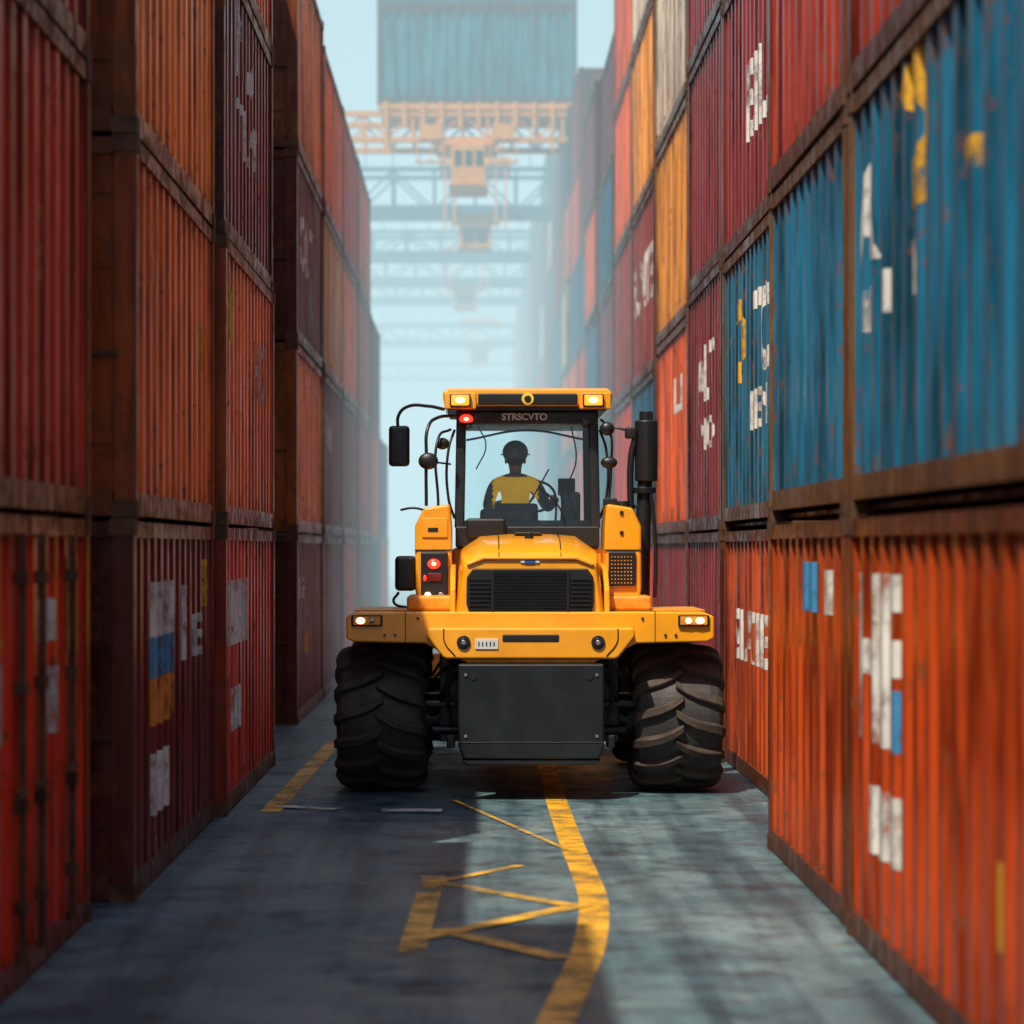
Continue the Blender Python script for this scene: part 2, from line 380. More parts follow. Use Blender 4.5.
def fixn(o):
    bm=bmesh.new(); bm.from_mesh(o.data); bmesh.ops.recalc_face_normals(bm,faces=bm.faces); bm.to_mesh(o.data); bm.free()
def prism(name,pts,y0,y1,mat,b=.012,par=None):
    n=len(pts); v=[(x,y0,z) for x,z in pts]+[(x,y1,z) for x,z in pts]
    f=[tuple(range(n)),tuple(range(2*n-1,n-1,-1))]+[(i,i+n,(i+1)%n+n,(i+1)%n) for i in range(n)]
    o=mk(name,v,f,[mat],parent=par or root); fixn(o)
    if b: bev(o,b)
    return o
def prism_yz(name,pts,x0,x1,mat,b=.012,par=None):
    n=len(pts); v=[(x0,y,z) for y,z in pts]+[(x1,y,z) for y,z in pts]
    f=[tuple(range(n)),tuple(range(2*n-1,n-1,-1))]+[(i,i+n,(i+1)%n+n,(i+1)%n) for i in range(n)]
    o=mk(name,v,f,[mat],parent=par or root); fixn(o)
    if b: bev(o,b)
    return o
def mir(pts): return pts+[(-x,z) for x,z in reversed(pts)]
def tube(name,pts,r,mat,par=None,cyc=False,smooth=True,res=3):
    c=bpy.data.curves.new(name,'CURVE'); c.dimensions='3D'; c.bevel_depth=r; c.bevel_resolution=res; c.use_fill_caps=True
    s=c.splines.new('BEZIER' if smooth else 'POLY')
    if smooth:
        s.bezier_points.add(len(pts)-1)
        for b,p in zip(s.bezier_points,pts): b.co=p; b.handle_left_type=b.handle_right_type='AUTO'
    else:
        s.points.add(len(pts)-1)
        for b,p in zip(s.points,pts): b.co=(*p,1)
    s.use_cyclic_u=cyc
    c.materials.append(mat); o=bpy.data.objects.new(name,c); COL.objects.link(o); o.parent=par or root; return o
def cyl(name,p,axis,r,h,mat,par=None,seg=32,b=.006,r2=None):
    bm=bmesh.new(); bmesh.ops.create_cone(bm,cap_ends=True,segments=seg,radius1=r,radius2=r if r2 is None else r2,depth=h)
    R={'x':Matrix.Rotation(math.pi/2,4,'Y'),'y':Matrix.Rotation(math.pi/2,4,'X'),'z':Matrix.Identity(4)}[axis]
    bmesh.ops.transform(bm,matrix=Matrix.Translation(p)@R,verts=bm.verts)
    me=bpy.data.meshes.new(name); bm.to_mesh(me); bm.free(); me.materials.append(mat)
    o=bpy.data.objects.new(name,me); COL.objects.link(o); o.parent=par or root
    if b: bev(o,b)
    return o
def sphere(name,p,s,mat,par=None,seg=24):
    bm=bmesh.new(); bmesh.ops.create_uvsphere(bm,u_segments=seg,v_segments=seg//2,radius=1)
    bmesh.ops.transform(bm,matrix=Matrix.Translation(p)@Matrix.Diagonal((*s,1)),verts=bm.verts)
    me=bpy.data.meshes.new(name); bm.to_mesh(me); bm.free(); me.materials.append(mat)
    for q in me.polygons: q.use_smooth=True
    o=bpy.data.objects.new(name,me); COL.objects.link(o); o.parent=par or root; return o
def tyre(name,cx,cy,out):
    prof=[(-.31,.36),(-.39,.42),(-.43,.50),(-.425,.58),(-.385,.63),(-.30,.655),(-.15,.668),(0,.672)]
    prof=prof+[(-u,r) for u,r in reversed(prof[:-1])]
    n=72; v=[];f=[];idx=[]
    for i in range(n):
        a=2*math.pi*i/n
        for u,r in prof: v.append((cx+u,cy+r*math.sin(a),.725+r*math.cos(a)))
    m=len(prof)
    for i in range(n):
        j=(i+1)%n
        for k in range(m-1): f.append((i*m+k,i*m+k+1,j*m+k+1,j*m+k)); idx.append(0)
    lp=[(-.035,.670),(.07,.672),(.17,.667),(.27,.659),(.335,.647),(.38,.625),(.418,.583),(.432,.53)]
    nm=[]
    for i in range(len(lp)):
        a=lp[max(0,i-1)]; b=lp[min(len(lp)-1,i+1)]; t=Vector((b[0]-a[0],b[1]-a[1])).normalized(); nm.append((-t.y,t.x))
    NL=15
    for s in (-1,1):
        for q in range(NL):
            t0=2*math.pi*(q+(.5 if s>0 else 0))/NL
            rings=[]
            for k,(u,r) in enumerate(lp):
                w=k/(len(lp)-1); th=t0+.36*(w**.8)+.03*math.sin(w*6)
                ht=.054*(1 if k<6 else .75 if k==6 else .15); hw_=.060+.030*w
                ring=[]
                for (da,hh) in ((-hw_*1.2,-.01),(-hw_*.80,ht),(hw_*.80,ht),(hw_*1.2,-.01)):
                    uu=u+nm[k][0]*hh; rr=r+nm[k][1]*hh; a=th+da
                    ring.append(len(v)); v.append((cx+s*uu,cy-rr*math.sin(a),.725+rr*math.cos(a)))
                rings.append(ring)
            for A,Bq in zip(rings,rings[1:]):
                for e in range(3):
                    f.append((A[e],A[e+1],Bq[e+1],Bq[e])); idx.append(1)
            f.append(tuple(rings[0])); idx.append(1); f.append(tuple(rings[-1])); idx.append(1)
    o=mk(name,v,f,[RUB,RUBD if out>0 else RUB],idx,parent=root); fixn(o)
    mm=o.modifiers.new('b','BEVEL'); mm.width=.008; mm.segments=1; mm.limit_method='ANGLE'
    so=out
    cyl('rim',(cx+so*.20,cy,.725),'x',.37,.34,YD)
    cyl('rim_inner',(cx-so*.22,cy,.725),'x',.37,.10,K)
    cyl('hub',(cx+so*.385,cy,.725),'x',.17,.06,YD)
    for i in range(10):
        a=i*math.pi/5; cyl('wheel_nut',(cx+so*.385,cy+.26*math.sin(a),.725+.26*math.cos(a)),'x',.02,.05,K,seg=6,b=0)
    return o
for cy in (0,3.2):
    for s in (-1,1): tyre('tyre',s*1.45,cy,s)
    cyl('axle',(0,cy,.725),'x',.15,2.5,K)
    sphere('differential',(0,cy,.725),(.3,.3,.28),K)
    for s in (-1,1):
        cyl('hub_reduction',(s*.93,cy,.725),'x',.24,.22,K)
        box('axle_bracket',s*.78-.1,s*.78+.1,cy-.3,cy+.3,.5,1.35,K)
        cyl('steering_ram',(s*.7,cy-.32,.62),'x',.045,.5,KG)
        tube('hydraulic_hose',[(s*.5,cy-.4,1.3),(s*.78,cy-.5,1.1),(s*.9,cy-.35,.8),(s*.98,cy-.2,.75)],.02,K)
        tube('hydraulic_hose',[(s*.6,cy-.4,1.3),(s*.85,cy-.45,1.2),(s*1.0,cy-.3,1.0)],.016,K)
        tube('hydraulic_hose',[(s*.76,cy-.55,1.33),(s*.80,cy-.58,1.0),(s*.76,cy-.5,.7)],.014,KG)
box('chassis',-.5,.5,-.9,3.9,.55,1.36,K)
box('step_plate',-1.02,-.72,-.5,-.3,.86,.9,KG,.004); box('step_plate',.72,1.02,-.5,-.3,.86,.9,KG,.004)
prism('front_plate',mir([(.69,1.30),(.69,.52),(.64,.40)]),-1.22,-1.05,KG,.02)
prism('front_plate_lip',mir([(.66,.395),(.62,.345)]),-1.20,-1.0,K,.01)
for s in (-1,1):
    box('plate_arm',s*.4-.06,s*.4+.06,-1.05,-.7,.7,1.2,K)
    for z in (1.2,.62): cyl('plate_bolt',(s*.62,-1.226,z),'y',.016,.02,CH,seg=6,b=0)
    cyl('plate_pin',(s*.55,-1.226,1.19),'y',.035,.015,K,b=0)
tube('plate_seam',[(-.69,-1.222,.56),(.69,-1.222,.56)],.005,K,smooth=False)
box('plate_bracket',-.80,-.72,-1.1,-.9,.5,.62,KG); box('plate_bracket',.72,.80,-1.1,-.9,.5,.62,KG)
prism('fender_deck',mir([(1.66,1.785),(1.77,1.74),(1.77,1.53),(1.70,1.495),(1.02,1.48),(.86,1.40)]),-.80,.95,Y,.02)
prism('bumper_beam',mir([(.98,1.64),(1.0,1.56),(.84,1.36),(.80,1.34)]),-1.06,-.801,Y,.025)
prism('bumper_lower',mir([(.66,1.339),(.60,1.305)]),-1.03,-.85,YD,.006)
box('bumper_slot',-.27,.27,-1.068,-1.05,1.505,1.575,K,.01)
box('number_plate',-.53,-.31,-1.072,-1.055,1.435,1.535,PL,.004)
for i in range(5): box('plate_digit',-.50+i*.036,-.488+i*.036,-1.075,-1.0725,1.465,1.505,K,0)
for s in (-1,1):
    cyl('tow_eye_ring',(s*.64,-1.065,1.50),'y',.066,.03,K); cyl('tow_eye',(s*.64,-1.095,1.50),'y',.024,.012,CH)
    cyl('tow_eye_hub',(s*.64,-1.068,1.50),'y',.045,.05,K)
    box('wing_lamp_housing',s*1.57-.15,s*1.57+.15,-.835,-.795,1.645,1.755,K,.012)
    box('wing_lamp_bezel',s*1.57-.13,s*1.57+.13,-.842,-.834,1.66,1.74,YD,.01)
    sphere('wing_lamp',(s*1.63,-.842,1.70),(.042,.02,.030),E_w,seg=16)
    sphere('wing_lamp',(s*1.52,-.842,1.70),(.030,.02,.026),E_w if s>0 else CH,seg=16)
    box('wing_seam',s*1.2-.004,s*1.2+.004,-.803,.9,1.49,1.788,K,0)
    box('wing_top_grip',s*1.45-.25,s*1.45+.25,-.6,.8,1.786,1.80,YD,.004)
    for x in (1.08,1.3,1.4): cyl('deck_bolt',(s*x,-.806,1.72 if x<1.2 else 1.56),'y',.014,.014,K,seg=6,b=0)
    tube('bumper_groove',[(s*.83,-1.062,1.63),(s*.82,-1.064,1.5),(s*.72,-1.064,1.37)],.006,K)
def loft(name,secs,mat,b=.02):
    n=len(secs[0][1]); v=[]; f=[]
    for y,pts in secs:
        for x,z in pts: v.append((x,y,z))
    for k in range(len(secs)-1):
        for i in range(n):
            j=(i+1)%n; f.append((k*n+i,k*n+j,(k+1)*n+j,(k+1)*n+i))
    f.append(tuple(range(n))); f.append(tuple(range(len(v)-1,len(v)-1-n,-1)))
    o=mk(name,v,f,[mat],parent=root); fixn(o)
    return bev(o,b,3)
def sec(wb,wm,zs,wt,zt,zl): return mir([(wt*.45,zt+.02),(wt,zt),(wm,zs),(wb,1.95),(wb+.03,zl)])
loft('hood',[(-.72,sec(.67,.63,2.22,.46,2.28,1.66)),(-.62,sec(.70,.66,2.28,.47,2.36,1.66)),(-.25,sec(.72,.67,2.36,.47,2.47,1.66)),(.58,sec(.73,.68,2.38,.48,2.52,1.66))],Y,.025)
prism('grille_panel',mir([(.55,2.20),(.61,2.12),(.615,1.86),(.56,1.68)]),-.765,-.715,K,.015)
B=MB()
for i in range(15):
    z=1.73+i*.031; B.box(-.345,.345,-.785,-.772,z,z+.008)
for i in range(29):
    x=-.345+i*.0244; B.box(x,x+.006,-.781,-.7665,1.72,2.18)
mk('grille_mesh',B.v,B.f,[simple('grille_metal',(.022,.024,.028),.4,.5)],parent=root)
for s in (-1,1):
    B=MB()
    for i in range(8):
        z=1.80+i*.042; a,b=sorted((s*.385,s*.585)); B.box(a,b,-.788,-.766,z,z+.014)
    mk('grille_side_slats',B.v,B.f,[K],parent=root)
    prism('grille_divider',[(s*.35,2.185),(s*.375,2.185),(s*.375,1.70),(s*.35,1.70)],-.79,-.7655,K,.004)
    prism_yz('hood_cheek',[(-.66,1.66),(-.60,2.0),(-.3,2.2),(.4,2.25),(.4,1.66)],*sorted((s*.72,s*.775)),Y,.015)
    tube('hood_seam',[(s*.30,-.70,2.318),(s*.30,-.55,2.40),(s*.30,-.2,2.492),(s*.30,.55,2.535)],.005,K)
box('emblem',-.05,.05,-.735,-.715,2.245,2.285,BLM,.006); box('emblem_bar',-.09,-.052,-.735,-.716,2.255,2.275,PL,.002); box('emblem_bar',.052,.09,-.735,-.716,2.255,2.275,PL,.002)
cyl('hood_cap',(0,-.2,2.50),'z',.045,.10,K); box('hood_vent',-.14,.14,.2,.45,2.53,2.56,K,.01)
prism('hood_bonnet_lip',mir([(.46,2.315),(.62,2.25),(.60,2.225),(.44,2.285)]),-.745,-.70,Y,.01)
for s in (-1,1):
    prism('side_tank',[(s*.76,1.785),(s*1.10,1.785),(s*1.13,2.0),(s*1.13,2.62),(s*1.04,2.80),(s*.78,2.84),(s*.76,2.6)],.12,.85,Y,.03)
    box('tank_seam',*sorted((s*.757,s*1.134)),.112,.125,2.372,2.384,K,0)
    box('lower_cowl',*sorted((s*.70,s*1.2)),-.35,.6,1.787,1.93,YD,.03)
box('lamp_panel',-1.07,-.80,.06,.125,1.86,2.36,K,.02)
sphere('tail_lamp',(-.94,.06,2.24),(.062,.03,.05),E_r); sphere('tail_lamp_core',(-.94,.035,2.24),(.026,.012,.02),E_rc,seg=12)
box('tail_lamp_dim',-1.0,-.86,.04,.06,2.07,2.15,simple('lamp_dark_red',(.15,.01,.01),.2),.015)
sphere('tail_lamp',(-1.03,.05,2.10),(.015,.012,.03),E_r,seg=12)
cyl('small_lamp',(-1.0,.045,1.93),'y',.030,.03,E_w); cyl('small_lamp',(-.87,.045,1.93),'y',.03,.03,CH)
box('tank_panel_line',-1.06,-.8,.105,.125,2.5,2.7,Y,.01); box('tank_label',-1.0,-.9,.1,.106,2.56,2.60,K,0)
box('side_grille_frame',.80,1.07,.08,.125,2.02,2.36,K,.012)
B=MB()
for i in range(7):
    for j in range(8):
        x=.825+i*.032; z=2.045+j*.037; B.box(x,x+.012,.068,.0795,z,z+.012)
mk('side_grille_mesh',B.v,B.f,[YD],parent=root)
for z in (2.55,2.75): cyl('tank_bolt',(.93,.115,z),'y',.02,.02,K,b=0)
cyl('fuel_cap',(.95,.3,2.84),'z',.07,.06,K)
# cab
box('cab_base',-.76,.76,.6,2.35,1.66,2.40,YD,.03)
box('cab_sill',-.73,.73,.56,2.33,2.40,2.62,K,.02)
def post(x0,y0,x1,y1,z0,z1,w,dp,name='cab_post'):
    v=[]
    for (x,y,z) in ((x0,y0,z0),(x1,y1,z1)):
        v+=[(x-w/2,y-dp/2,z),(x+w/2,y-dp/2,z),(x+w/2,y+dp/2,z),(x-w/2,y+dp/2,z)]
    o=mk(name,v,[(3,2,1,0),(4,5,6,7),(0,1,5,4),(1,2,6,5),(2,3,7,6),(3,0,4,7)],[K],parent=root); bev(o,.015); return o
for s in (-1,1):
    post(s*.69,.62,s*.67,.70,2.6,3.78,.10,.11); post(s*.69,2.28,s*.67,2.2,2.6,3.78,.09,.10); post(s*.70,1.5,s*.68,1.5,2.6,3.78,.05,.07)
    tube('door_rail',[(s*.74,.66,2.7),(s*.80,.6,2.9),(s*.80,.6,3.4),(s*.74,.68,3.6)],.014,K)
box('cab_header',-.72,.72,.60,2.26,3.66,3.79,K,.015)
prism('roof',mir([(.84,3.83),(.86,3.97),(.80,4.01)]),.42,2.45,Y,.03)
prism('roof_underside',mir([(.80,3.79),(.82,3.829)]),.46,2.4,K,.005)
box('roof_front_panel',-.50,.50,.395,.425,3.84,3.955,K,.012)
box('roof_side_panel',-.84,-.52,.402,.45,3.80,3.965,Y,.012); box('roof_side_panel',.52,.84,.402,.45,3.80,3.965,Y,.012)
cyl('roof_emblem_ring',(0,.388,3.90),'y',.062,.02,simple('emblem_gold',(.9,.65,.05),.3)); cyl('roof_emblem',(0,.374,3.90),'y',.035,.012,K)
for x in (-.68,.66):
    z=3.885
    box('roof_lamp_housing',x-.105,x+.105,.35,.405,z-.065,z+.065,K,.015); box('roof_lamp',x-.09,x+.09,.330,.352,z-.052,z+.052,E_o,.02)
    sphere('roof_lamp_core',(x,.330,z),(.045,.014,.028),E_oc,seg=16)
box('header_sign',-.36,.30,.55,.58,3.675,3.775,K,.006)
tc=bpy.data.curves.new('sign_text','FONT'); tc.body='STRSCVTO'; tc.size=.095; tc.extrude=.002; tc.offset=.003; tc.align_x='CENTER'; tc.align_y='CENTER'; tc.materials.append(PL)
to=bpy.data.objects.new('sign_text',tc); COL.objects.link(to); to.parent=root; to.location=(-.03,.546,3.725); to.rotation_euler=(math.pi/2,0,0)
cyl('red_beacon_base',(-.62,.50,3.66),'z',.06,.04,K); sphere('red_beacon',(-.62,.49,3.70),(.068,.065,.05),E_r); sphere('red_beacon_core',(-.62,.44,3.70),(.03,.02,.022),E_rc,seg=12)
cyl('cab_lamp_small',(.60,.5,3.70),'y',.05,.06,K)
def pane(name,pts): mk(name,pts,[(0,1,2,3)],[gm],parent=root)
pane('windscreen',[(-.64,.645,2.62),(.64,.645,2.62),(.62,.70,3.66),(-.62,.70,3.66)])
pane('rear_glass',[(-.64,2.28,2.62),(.64,2.28,2.62),(.62,2.21,3.66),(-.62,2.21,3.66)])
for s in (-1,1): pane('side_glass',[(s*.70,.68,2.62),(s*.70,2.23,2.62),(s*.68,2.18,3.66),(s*.68,.74,3.66)])
tube('wiper',[(.40,.62,2.64),(.30,.63,2.85),(.12,.645,3.02)],.009,K); tube('wiper_blade',[(.02,.655,2.86),(.12,.665,3.02),(.22,.675,3.2)],.008,K,smooth=False)
tube('cab_inner_cable',[(.45,.72,3.64),(.5,.72,3.3),(.42,.72,3.0),(.5,.72,2.7)],.008,K)
tube('cab_inner_cable',[(-.5,.74,3.64),(-.42,.74,3.45),(-.52,.74,3.2)],.007,K)
tube('cab_inner_frame',[(-.62,.76,3.5),(0,.76,3.60),(.62,.76,3.5)],.012,K)
box('rear_console',-.48,.06,.72,.98,2.60,2.80,DASH,.04); box('rear_shelf',-.66,.66,.68,.80,2.60,2.68,DASH,.02)
box('monitor_box',-.62,-.22,.50,.56,2.50,2.70,K,.03)
box('instrument_tower',.38,.56,1.1,1.4,2.4,2.98,DASH,.03); box('tablet',.34,.52,1.5,1.53,2.95,3.13,K,.01)
for x in (.30,.36,.44): tube('control_lever',[(x,1.2,2.6),(x+.01,1.2,2.9),(x,1.18,2.96)],.012,K)
box('seat_base',-.35,.15,1.12,1.62,2.40,2.50,K,.04); prism_yz('seat_back',[(1.02,2.48),(1.12,2.48),(1.10,2.86),(1.0,2.86)],-.33,.12,DASH,.04)
tube('steering_column',[(.10,2.12,2.40),(.10,1.95,2.86)],.035,K)
def ring(name,c,r,tilt,rad,mat):
    pts=[]
    for i in range(12):
        a=i*math.pi/6; p=Vector((r*math.cos(a),r*math.sin(a),0)); p.rotate(Matrix.Rotation(tilt,3,'X')); pts.append(tuple(Vector(c)+p))
    return tube(name,pts,rad,mat,cyc=True)
SWC=Vector((.10,1.84,2.95)); SWT=math.radians(48); ring('steering_wheel',SWC,.22,SWT,.014,K)
for a in (0,2.1,4.2):
    p=Vector((.21*math.cos(a),.21*math.sin(a),0)); p.rotate(Matrix.Rotation(SWT,3,'X')); tube('wheel_spoke',[tuple(SWC),tuple(SWC+p)],.011,K,smooth=False)
tube('mirror_arm',[(-.84,.5,3.80),(-1.0,.45,3.83),(-1.22,.42,3.82),(-1.30,.42,3.74),(-1.31,.42,3.6)],.017,K)
box('wing_mirror',-1.40,-1.19,.36,.45,3.22,3.63,K,.035)
box('mirror_glass',-1.385,-1.205,.452,.456,3.25,3.60,CH,0)
tube('grab_rail',[(-1.02,.3,2.82),(-1.02,.3,3.3),(-1.0,.35,3.62),(-.9,.5,3.72),(-.72,.6,3.74)],.017,K)
tube('grab_rail',[(-.90,.3,2.82),(-.90,.3,3.5),(-.78,.55,3.6)],.014,K)
sphere('round_mirror',(-1.0,.27,3.27),(.10,.05,.085),K); sphere('round_mirror',(-.86,.4,3.45),(.07,.05,.06),K)
tube('rail_stub',[(-1.02,.3,3.27),(-.78,.6,3.25)],.010,K)
tube('lamp_bracket',[(-.98,.3,2.76),(-1.15,.3,2.80),(-1.28,.3,2.78)],.012,K)
box('side_step_box',-1.33,-1.12,.1,.4,1.97,2.32,K,.04)
tube('side_step_rail',[(-1.3,.3,1.95),(-1.34,.2,1.85),(-1.2,.2,1.80)],.014,K)
tube('exhaust_pipe',[(1.16,.5,1.85),(1.17,.5,2.6),(1.19,.5,3.1)],.075,K,smooth=False,res=6)
cyl('exhaust_shroud',(1.20,.5,3.38),'z',.115,.62,K,b=.02); cyl('exhaust_tip',(1.20,.5,3.72),'z',.07,.12,K); cyl('exhaust_clamp',(1.18,.5,2.98),'z',.12,.06,KG)
tube('exhaust_side_pipe',[(1.04,.45,2.75),(1.05,.45,3.35),(1.09,.45,3.52)],.035,K)
for z in (2.2,2.5,2.8): box('exhaust_bracket',1.0,1.16,.46,.54,z,z+.035,K,.005)
tube('hose_right',[(1.28,.42,1.9),(1.29,.42,2.3),(1.27,.42,2.7),(1.24,.42,2.95)],.02,K)
tube('mirror_arm',[(.74,.6,3.62),(.86,.5,3.62),(1.04,.46,3.58)],.013,K)
box('small_mirror',.98,1.10,.40,.46,3.50,3.62,K,.02)
sphere('round_mirror',(.82,.42,3.26),(.085,.05,.06),K); sphere('round_mirror',(.80,.40,3.60),(.075,.05,.07),K)
tube('grab_rail',[(.82,.45,2.84),(.84,.42,3.2),(.82,.42,3.6),(.74,.5,3.7)],.013,K)
box('rail_plate',.76,.90,.38,.44,2.83,2.90,K,.01)
box('rear_body',-.7,.7,2.36,4.1,1.4,2.1,YD,.05)
for s in (-1,1):
    prism_yz('rear_fender',[(2.35,1.5),(2.5,1.62),(3.9,1.62),(4.05,1.5),(4.05,1.46),(2.35,1.46)],*sorted((s*.75,s*1.8)),Y,.02)
    prism_yz('lift_arm',[(2.5,2.0),(2.6,2.15),(4.6,1.1),(5.2,.5),(5.05,.4),(4.4,.95)],*sorted((s*.5,s*.64)),YD,.02)
prism_yz('bucket',[(5.0,.12),(5.9,.10),(5.9,.16),(5.25,.22),(5.05,.6),(5.15,1.1),(5.08,1.15),(4.92,.6)],-1.5,1.5,YD,.01)

# ---------------------------------------------------------------- driver
SK=simple('skin',(.45,.25,.17),.5,var=.1); VEST=simple('hi_vis_vest_glow',(.95,.62,.03),.6,var=.25,emit=(.95,.50,.02),es=.30); SLV=simple('sleeve_blue',(.15,.30,.40),.8,var=.2)  # vest emission added to brighten the driver inside the dark cab
TRO=simple('trousers',(.03,.035,.05),.85); HEL=simple('helmet_dark',(.13,.25,.30),.2,var=.1,coat=.8); REF=simple('reflective_band',(.75,.75,.72),.35); HAIR=simple('hair',(.02,.015,.01),.7)
drv=bpy.data.objects.new('driver',None); COL.objects.link(drv); drv.location=(.53-.11,25.8+1.33,2.61)
V=[];E=[];R=[]
def jv(p,r,par=None):
    V.append(p); R.append(r)
    if par is not None: E.append((par,len(V)-1))
    return len(V)-1
pel=jv((0,0,0),.16); s1=jv((0,-.01,.18),.165,pel); s2=jv((0,-.01,.36),.19,s1); s3=jv((0,.0,.47),.14,s2); nk=jv((0,.03,.56),.058,s3); hd=jv((0,.045,.64),.075,nk); h2=jv((0,.05,.74),.095,hd); jv((0,.05,.80),.07,h2)
sw=SWC-Vector((-.11,1.33,2.61)); RX=Matrix.Rotation(SWT,3,'X')
WP=[]
for s in (-1,1):
    sh=jv((s*.215,.0,.45),.08,s3); el=jv((s*.32+.02,.17,.20),.058,sh)
    wp=Vector((s*.20,-.06,0)); wp.rotate(RX); wp=sw+wp; WP.append(wp)
    wr=jv((wp.x+s*.03,wp.y-.10,wp.z+.0),.035,el); pm=jv((wp.x+s*.012,wp.y-.035,wp.z+.022),.030,wr)
    for i in range(4):
        o_=(i-1.5)*.019; L=(.9,1,.95,.78)[i]
        b=jv((wp.x+o_,wp.y-.005,wp.z+.030),.009,pm); c=jv((wp.x+o_,wp.y+.028*L,wp.z+.014),.0085,b); jv((wp.x+o_,wp.y+.022*L,wp.z-.016),.0075,c)
    t=jv((wp.x-s*.034,wp.y-.03,wp.z+.005),.010,pm); jv((wp.x-s*.035,wp.y+.002,wp.z-.012),.009,t)
    hp=jv((s*.10,.04,-.02),.10,pel); kn=jv((s*.16,.44,.04),.07,hp); an=jv((s*.16,.50,-.36),.05,kn); jv((s*.16,.64,-.40),.042,an)
me=bpy.data.meshes.new('body'); me.from_pydata(V,E,[]); bo=bpy.data.objects.new('body',me); COL.objects.link(bo); bo.parent=drv
bo.modifiers.new('s','SKIN')
for i,r in enumerate(R): me.skin_vertices[0].data[i].radius=(r,r*(.78 if i in (0,1,2,3) else 1))
me.skin_vertices[0].data[0].use_root=True
bo.modifiers.new('ss','SUBSURF').levels=2
dg=bpy.context.evaluated_depsgraph_get(); em=bpy.data.meshes.new_from_object(bo.evaluated_get(dg))
bo.modifiers.clear(); bo.data=em
em.materials.clear()
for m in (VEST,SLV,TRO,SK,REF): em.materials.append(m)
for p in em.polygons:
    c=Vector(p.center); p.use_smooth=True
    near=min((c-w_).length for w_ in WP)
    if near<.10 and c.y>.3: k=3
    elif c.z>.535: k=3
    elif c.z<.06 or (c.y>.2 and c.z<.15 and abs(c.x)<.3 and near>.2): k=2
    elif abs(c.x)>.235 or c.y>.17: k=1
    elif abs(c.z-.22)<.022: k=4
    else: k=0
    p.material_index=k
sphere('helmet',(0,.045,.79),(.135,.155,.125),HEL,par=drv); cyl('helmet_brim',(0,.06,.765),'z',.155,.014,HEL,par=drv)
sphere('nose',(0,.155,.70),(.016,.022,.024),SK,par=drv,seg=12)
for s in (-1,1):
    sphere('ear',(s*.098,.04,.70),(.014,.025,.034),SK,par=drv,seg=12); sphere('eye',(s*.035,.138,.73),(.014,.01,.009),PL,par=drv,seg=12)
box('mouth',-.025,.025,.135,.143,.655,.662,simple('lips',(.3,.09,.08),.5),.002,par=drv)
sphere('hair',(0,.01,.71),(.098,.095,.07),HAIR,par=drv)

# ---------------------------------------------------------------- gantry cranes
STL=simple('crane_steel',(.05,.17,.23),.5,var=.3); CO=simple('crane_orange',(.85,.32,.03),.5,var=.3)
def crane(d,zb,half,trolley=None,h=1.5,mat=STL,rail=True,pitch=1.5):
    r=bpy.data.objects.new('gantry_crane',None); COL.objects.link(r); r.location=(0,d,0)
    B=MB()
    for y in (-1.1,1.1):
        B.box(-half,half,y-.12,y+.12,zb,zb+.3 if h>1 else zb+.16); B.box(-half,half,y-.10,y+.10,zb+h-.16,zb+h)
        n=int(2*half/pitch)
        for i in range(n+1):
            x=-half+2*half*i/n; B.box(x-.05,x+.05,y-.06,y+.06,zb+.16,zb+h-.16)
    mk('bridge_girders',B.v,B.f,[mat],parent=r)
    c=bpy.data.curves.new('diagonal_braces','CURVE'); c.dimensions='3D'; c.bevel_depth=.04; c.bevel_resolution=1
    for y in (-1.1,1.1):
        n=int(2*half/pitch)
        for i in range(n):
            x0=-half+2*half*i/n; x1=-half+2*half*(i+1)/n
            a,b=(zb+.13,zb+h-.1) if i%2 else (zb+h-.1,zb+.13)
            s=c.splines.new('POLY'); s.points.add(1); s.points[0].co=(x0,y,a,1); s.points[1].co=(x1,y,b,1)
    c.materials.append(mat); o=bpy.data.objects.new('diagonal_braces',c); COL.objects.link(o); o.parent=r
    B=MB()
    for s in (-1,1):
        for y in (-3,3):
            a,b=sorted((s*half,s*(half-.6))); B.box(a,b,y-.3,y+.3,0,zb-.001)
        a,b=sorted((s*half,s*(half-.6))); B.box(a-.05,b+.05,-4.2,4.2,.3,1.1); B.box(a-.05,b+.05,-3.4,3.4,zb-.9,zb-.002)
    mk('legs',B.v,B.f,[mat],parent=r)
    if rail:
        B=MB()
        for i in range(int(half*2/1.0)):
            x=-half+i; B.box(x-.02,x+.02,-1.3,-1.26,zb+h,zb+h+1.0)
        B.box(-half,half,-1.3,-1.26,zb+h+1.0,zb+h+1.05); B.box(-half,half,-1.3,-1.26,zb+h+.5,zb+h+.54)
        mk('handrail',B.v,B.f,[mat],parent=r)
    if trolley is not None:
        x=trolley
        B=MB(); B.box(x-1.3,x+1.3,-1.6,1.6,zb+h+.002,zb+h+.3); B.box(x-.6,x+.6,-.8,.8,zb-1.2,zb-.2); B.box(x-.9,x+.9,-.9,.9,zb-.2,zb-.004)
        B.box(x-.45,x-.03,-.84,-.81,zb-1.0,zb-.5,1); B.box(x+.03,x+.45,-.84,-.81,zb-1.0,zb-.5,1)
        for u in (-1.1,-.75,.75,1.1): B.box(x+u-.04,x+u+.04,-1.5,-1.42,zb-.6,zb+h)
        mk('trolley_cabin',B.v,B.f,[CO,K],B.i,parent=r)
    return r
c1=crane(80,14.7,11,None,h=.95,mat=CO,rail=False,pitch=.75)
B=MB(); B.box(-.72,.30,-1.5,1.2,13.45,14.60)
for x in (-.62,-.30,.02): B.box(x,x+.22,-1.53,-1.505,13.95,14.4,1)
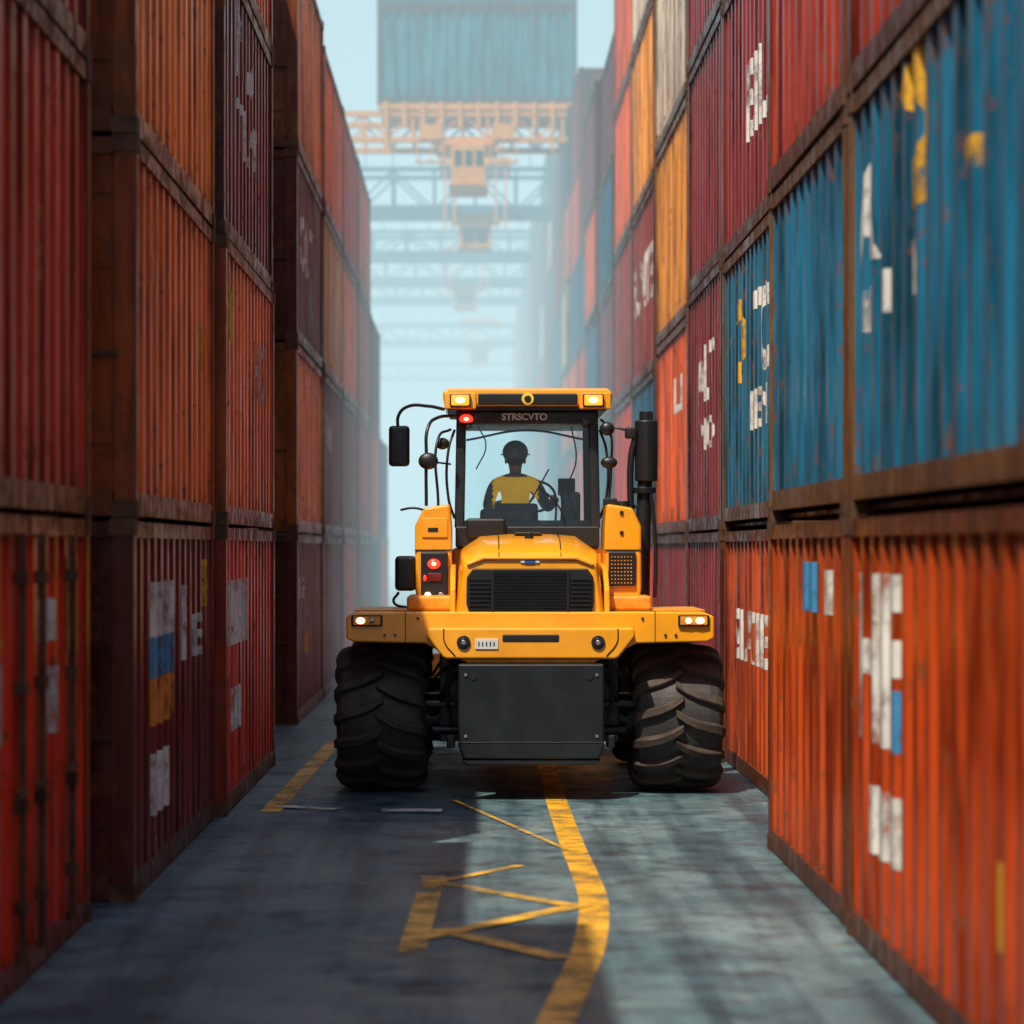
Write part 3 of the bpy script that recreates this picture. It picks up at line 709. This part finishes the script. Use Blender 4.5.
B.box(-.80,.38,-1.56,1.25,13.35,13.445); B.box(-1.2,.7,-1.3,1.3,14.6,14.695)
B.box(-2.9,3.0,-1.25,1.25,15.68,15.86)
for i in range(11):
    x=-2.7+i*.56; B.box(x-.06,x+.06,-1.35,-1.26,15.1 if i%3 else 14.4,15.9)
for x in (-1.35,.85):
    B.box(x-.35,x+.35,-1.45,-1.36,14.75,15.2)
    for u in (-.4,0,.4): B.box(x+u-.02,x+u+.02,-1.55,-1.51,14.0,14.75)
    B.box(x-.45,x+.45,-1.55,-1.36,14.02,14.08)
mk('operator_cabin',B.v,B.f,[CO,K],B.i,parent=c1)
for i in range(2):
    me=container_mesh(6.06,2.9); o=bpy.data.objects.new('shipping_container',me); COL.objects.link(o)
    o.location=(.06,80,15.87+i*2.91); o.rotation_euler[2]=math.pi/2
    for j,m in enumerate((cpaint(TEAL),cpaint(TEAL,True),M_cast)): o.material_slots[j].link='OBJECT'; o.material_slots[j].material=m
crane(96,14.6,12,0.0,1.7)
crane(114,15.0,12,None,1.2)
crane(131,15.6,12,-.5,1.5)
crane(148,16.3,12,None,1.4)
crane(170,15.6,12,.3,1.4)
crane(205,15.6,12,None,1.4)

# ---------------------------------------------------------------- haze (self-glowing volume; its emission stands in for scattered sunlight)
hm,hn,ho=nt('glow_haze'); DN=.0140
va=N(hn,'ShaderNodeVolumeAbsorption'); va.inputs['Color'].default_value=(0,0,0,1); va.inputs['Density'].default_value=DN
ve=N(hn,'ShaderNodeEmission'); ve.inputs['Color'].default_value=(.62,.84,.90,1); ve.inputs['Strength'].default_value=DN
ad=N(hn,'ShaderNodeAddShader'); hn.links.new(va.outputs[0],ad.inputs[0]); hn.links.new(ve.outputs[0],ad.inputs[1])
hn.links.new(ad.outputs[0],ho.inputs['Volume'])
B=MB(); B.box(-60,60,42,420,-.5,42); mk('emissive_haze',B.v,B.f,[hm])

# ---------------------------------------------------------------- light
sd=Vector((-.30,-.55,1)).normalized()
w=bpy.data.worlds.new('World'); S.world=w; w.use_nodes=True; wn=w.node_tree
bg=wn.nodes['Background']; sk=wn.nodes.new('ShaderNodeTexSky'); sk.sky_type='NISHITA'; sk.sun_disc=False
sk.sun_elevation=math.asin(sd.z); sk.sun_rotation=math.atan2(sd.x,sd.y); sk.air_density=1.0; sk.dust_density=2.0; sk.ozone_density=1.0
wn.links.new(sk.outputs[0],bg.inputs[0]); bg.inputs[1].default_value=.145
sl=bpy.data.lights.new('sun','SUN'); sl.energy=5; sl.angle=math.radians(.5); sl.color=(1,.90,.74)
so=bpy.data.objects.new('sun',sl); COL.objects.link(so); so.rotation_euler=sd.to_track_quat('Z','Y').to_euler(); so.location=(0,0,60)
S.view_settings.view_transform='Standard'; S.view_settings.look='None'; S.view_settings.exposure=0
# ---------------------------------------------------------------- camera
cd=bpy.data.cameras.new('camera'); cam=bpy.data.objects.new('camera',cd); COL.objects.link(cam); S.camera=cam
cam.location=(0,0,2.4); cam.rotation_euler=(math.pi/2,0,0)
cd.sensor_width=36; cd.lens=2600/1024*36; cd.shift_x=.036; cd.shift_y=.035; cd.clip_end=5000; cd.clip_start=.1
cd.dof.use_dof=True; cd.dof.focus_distance=25.0; cd.dof.aperture_fstop=1.2
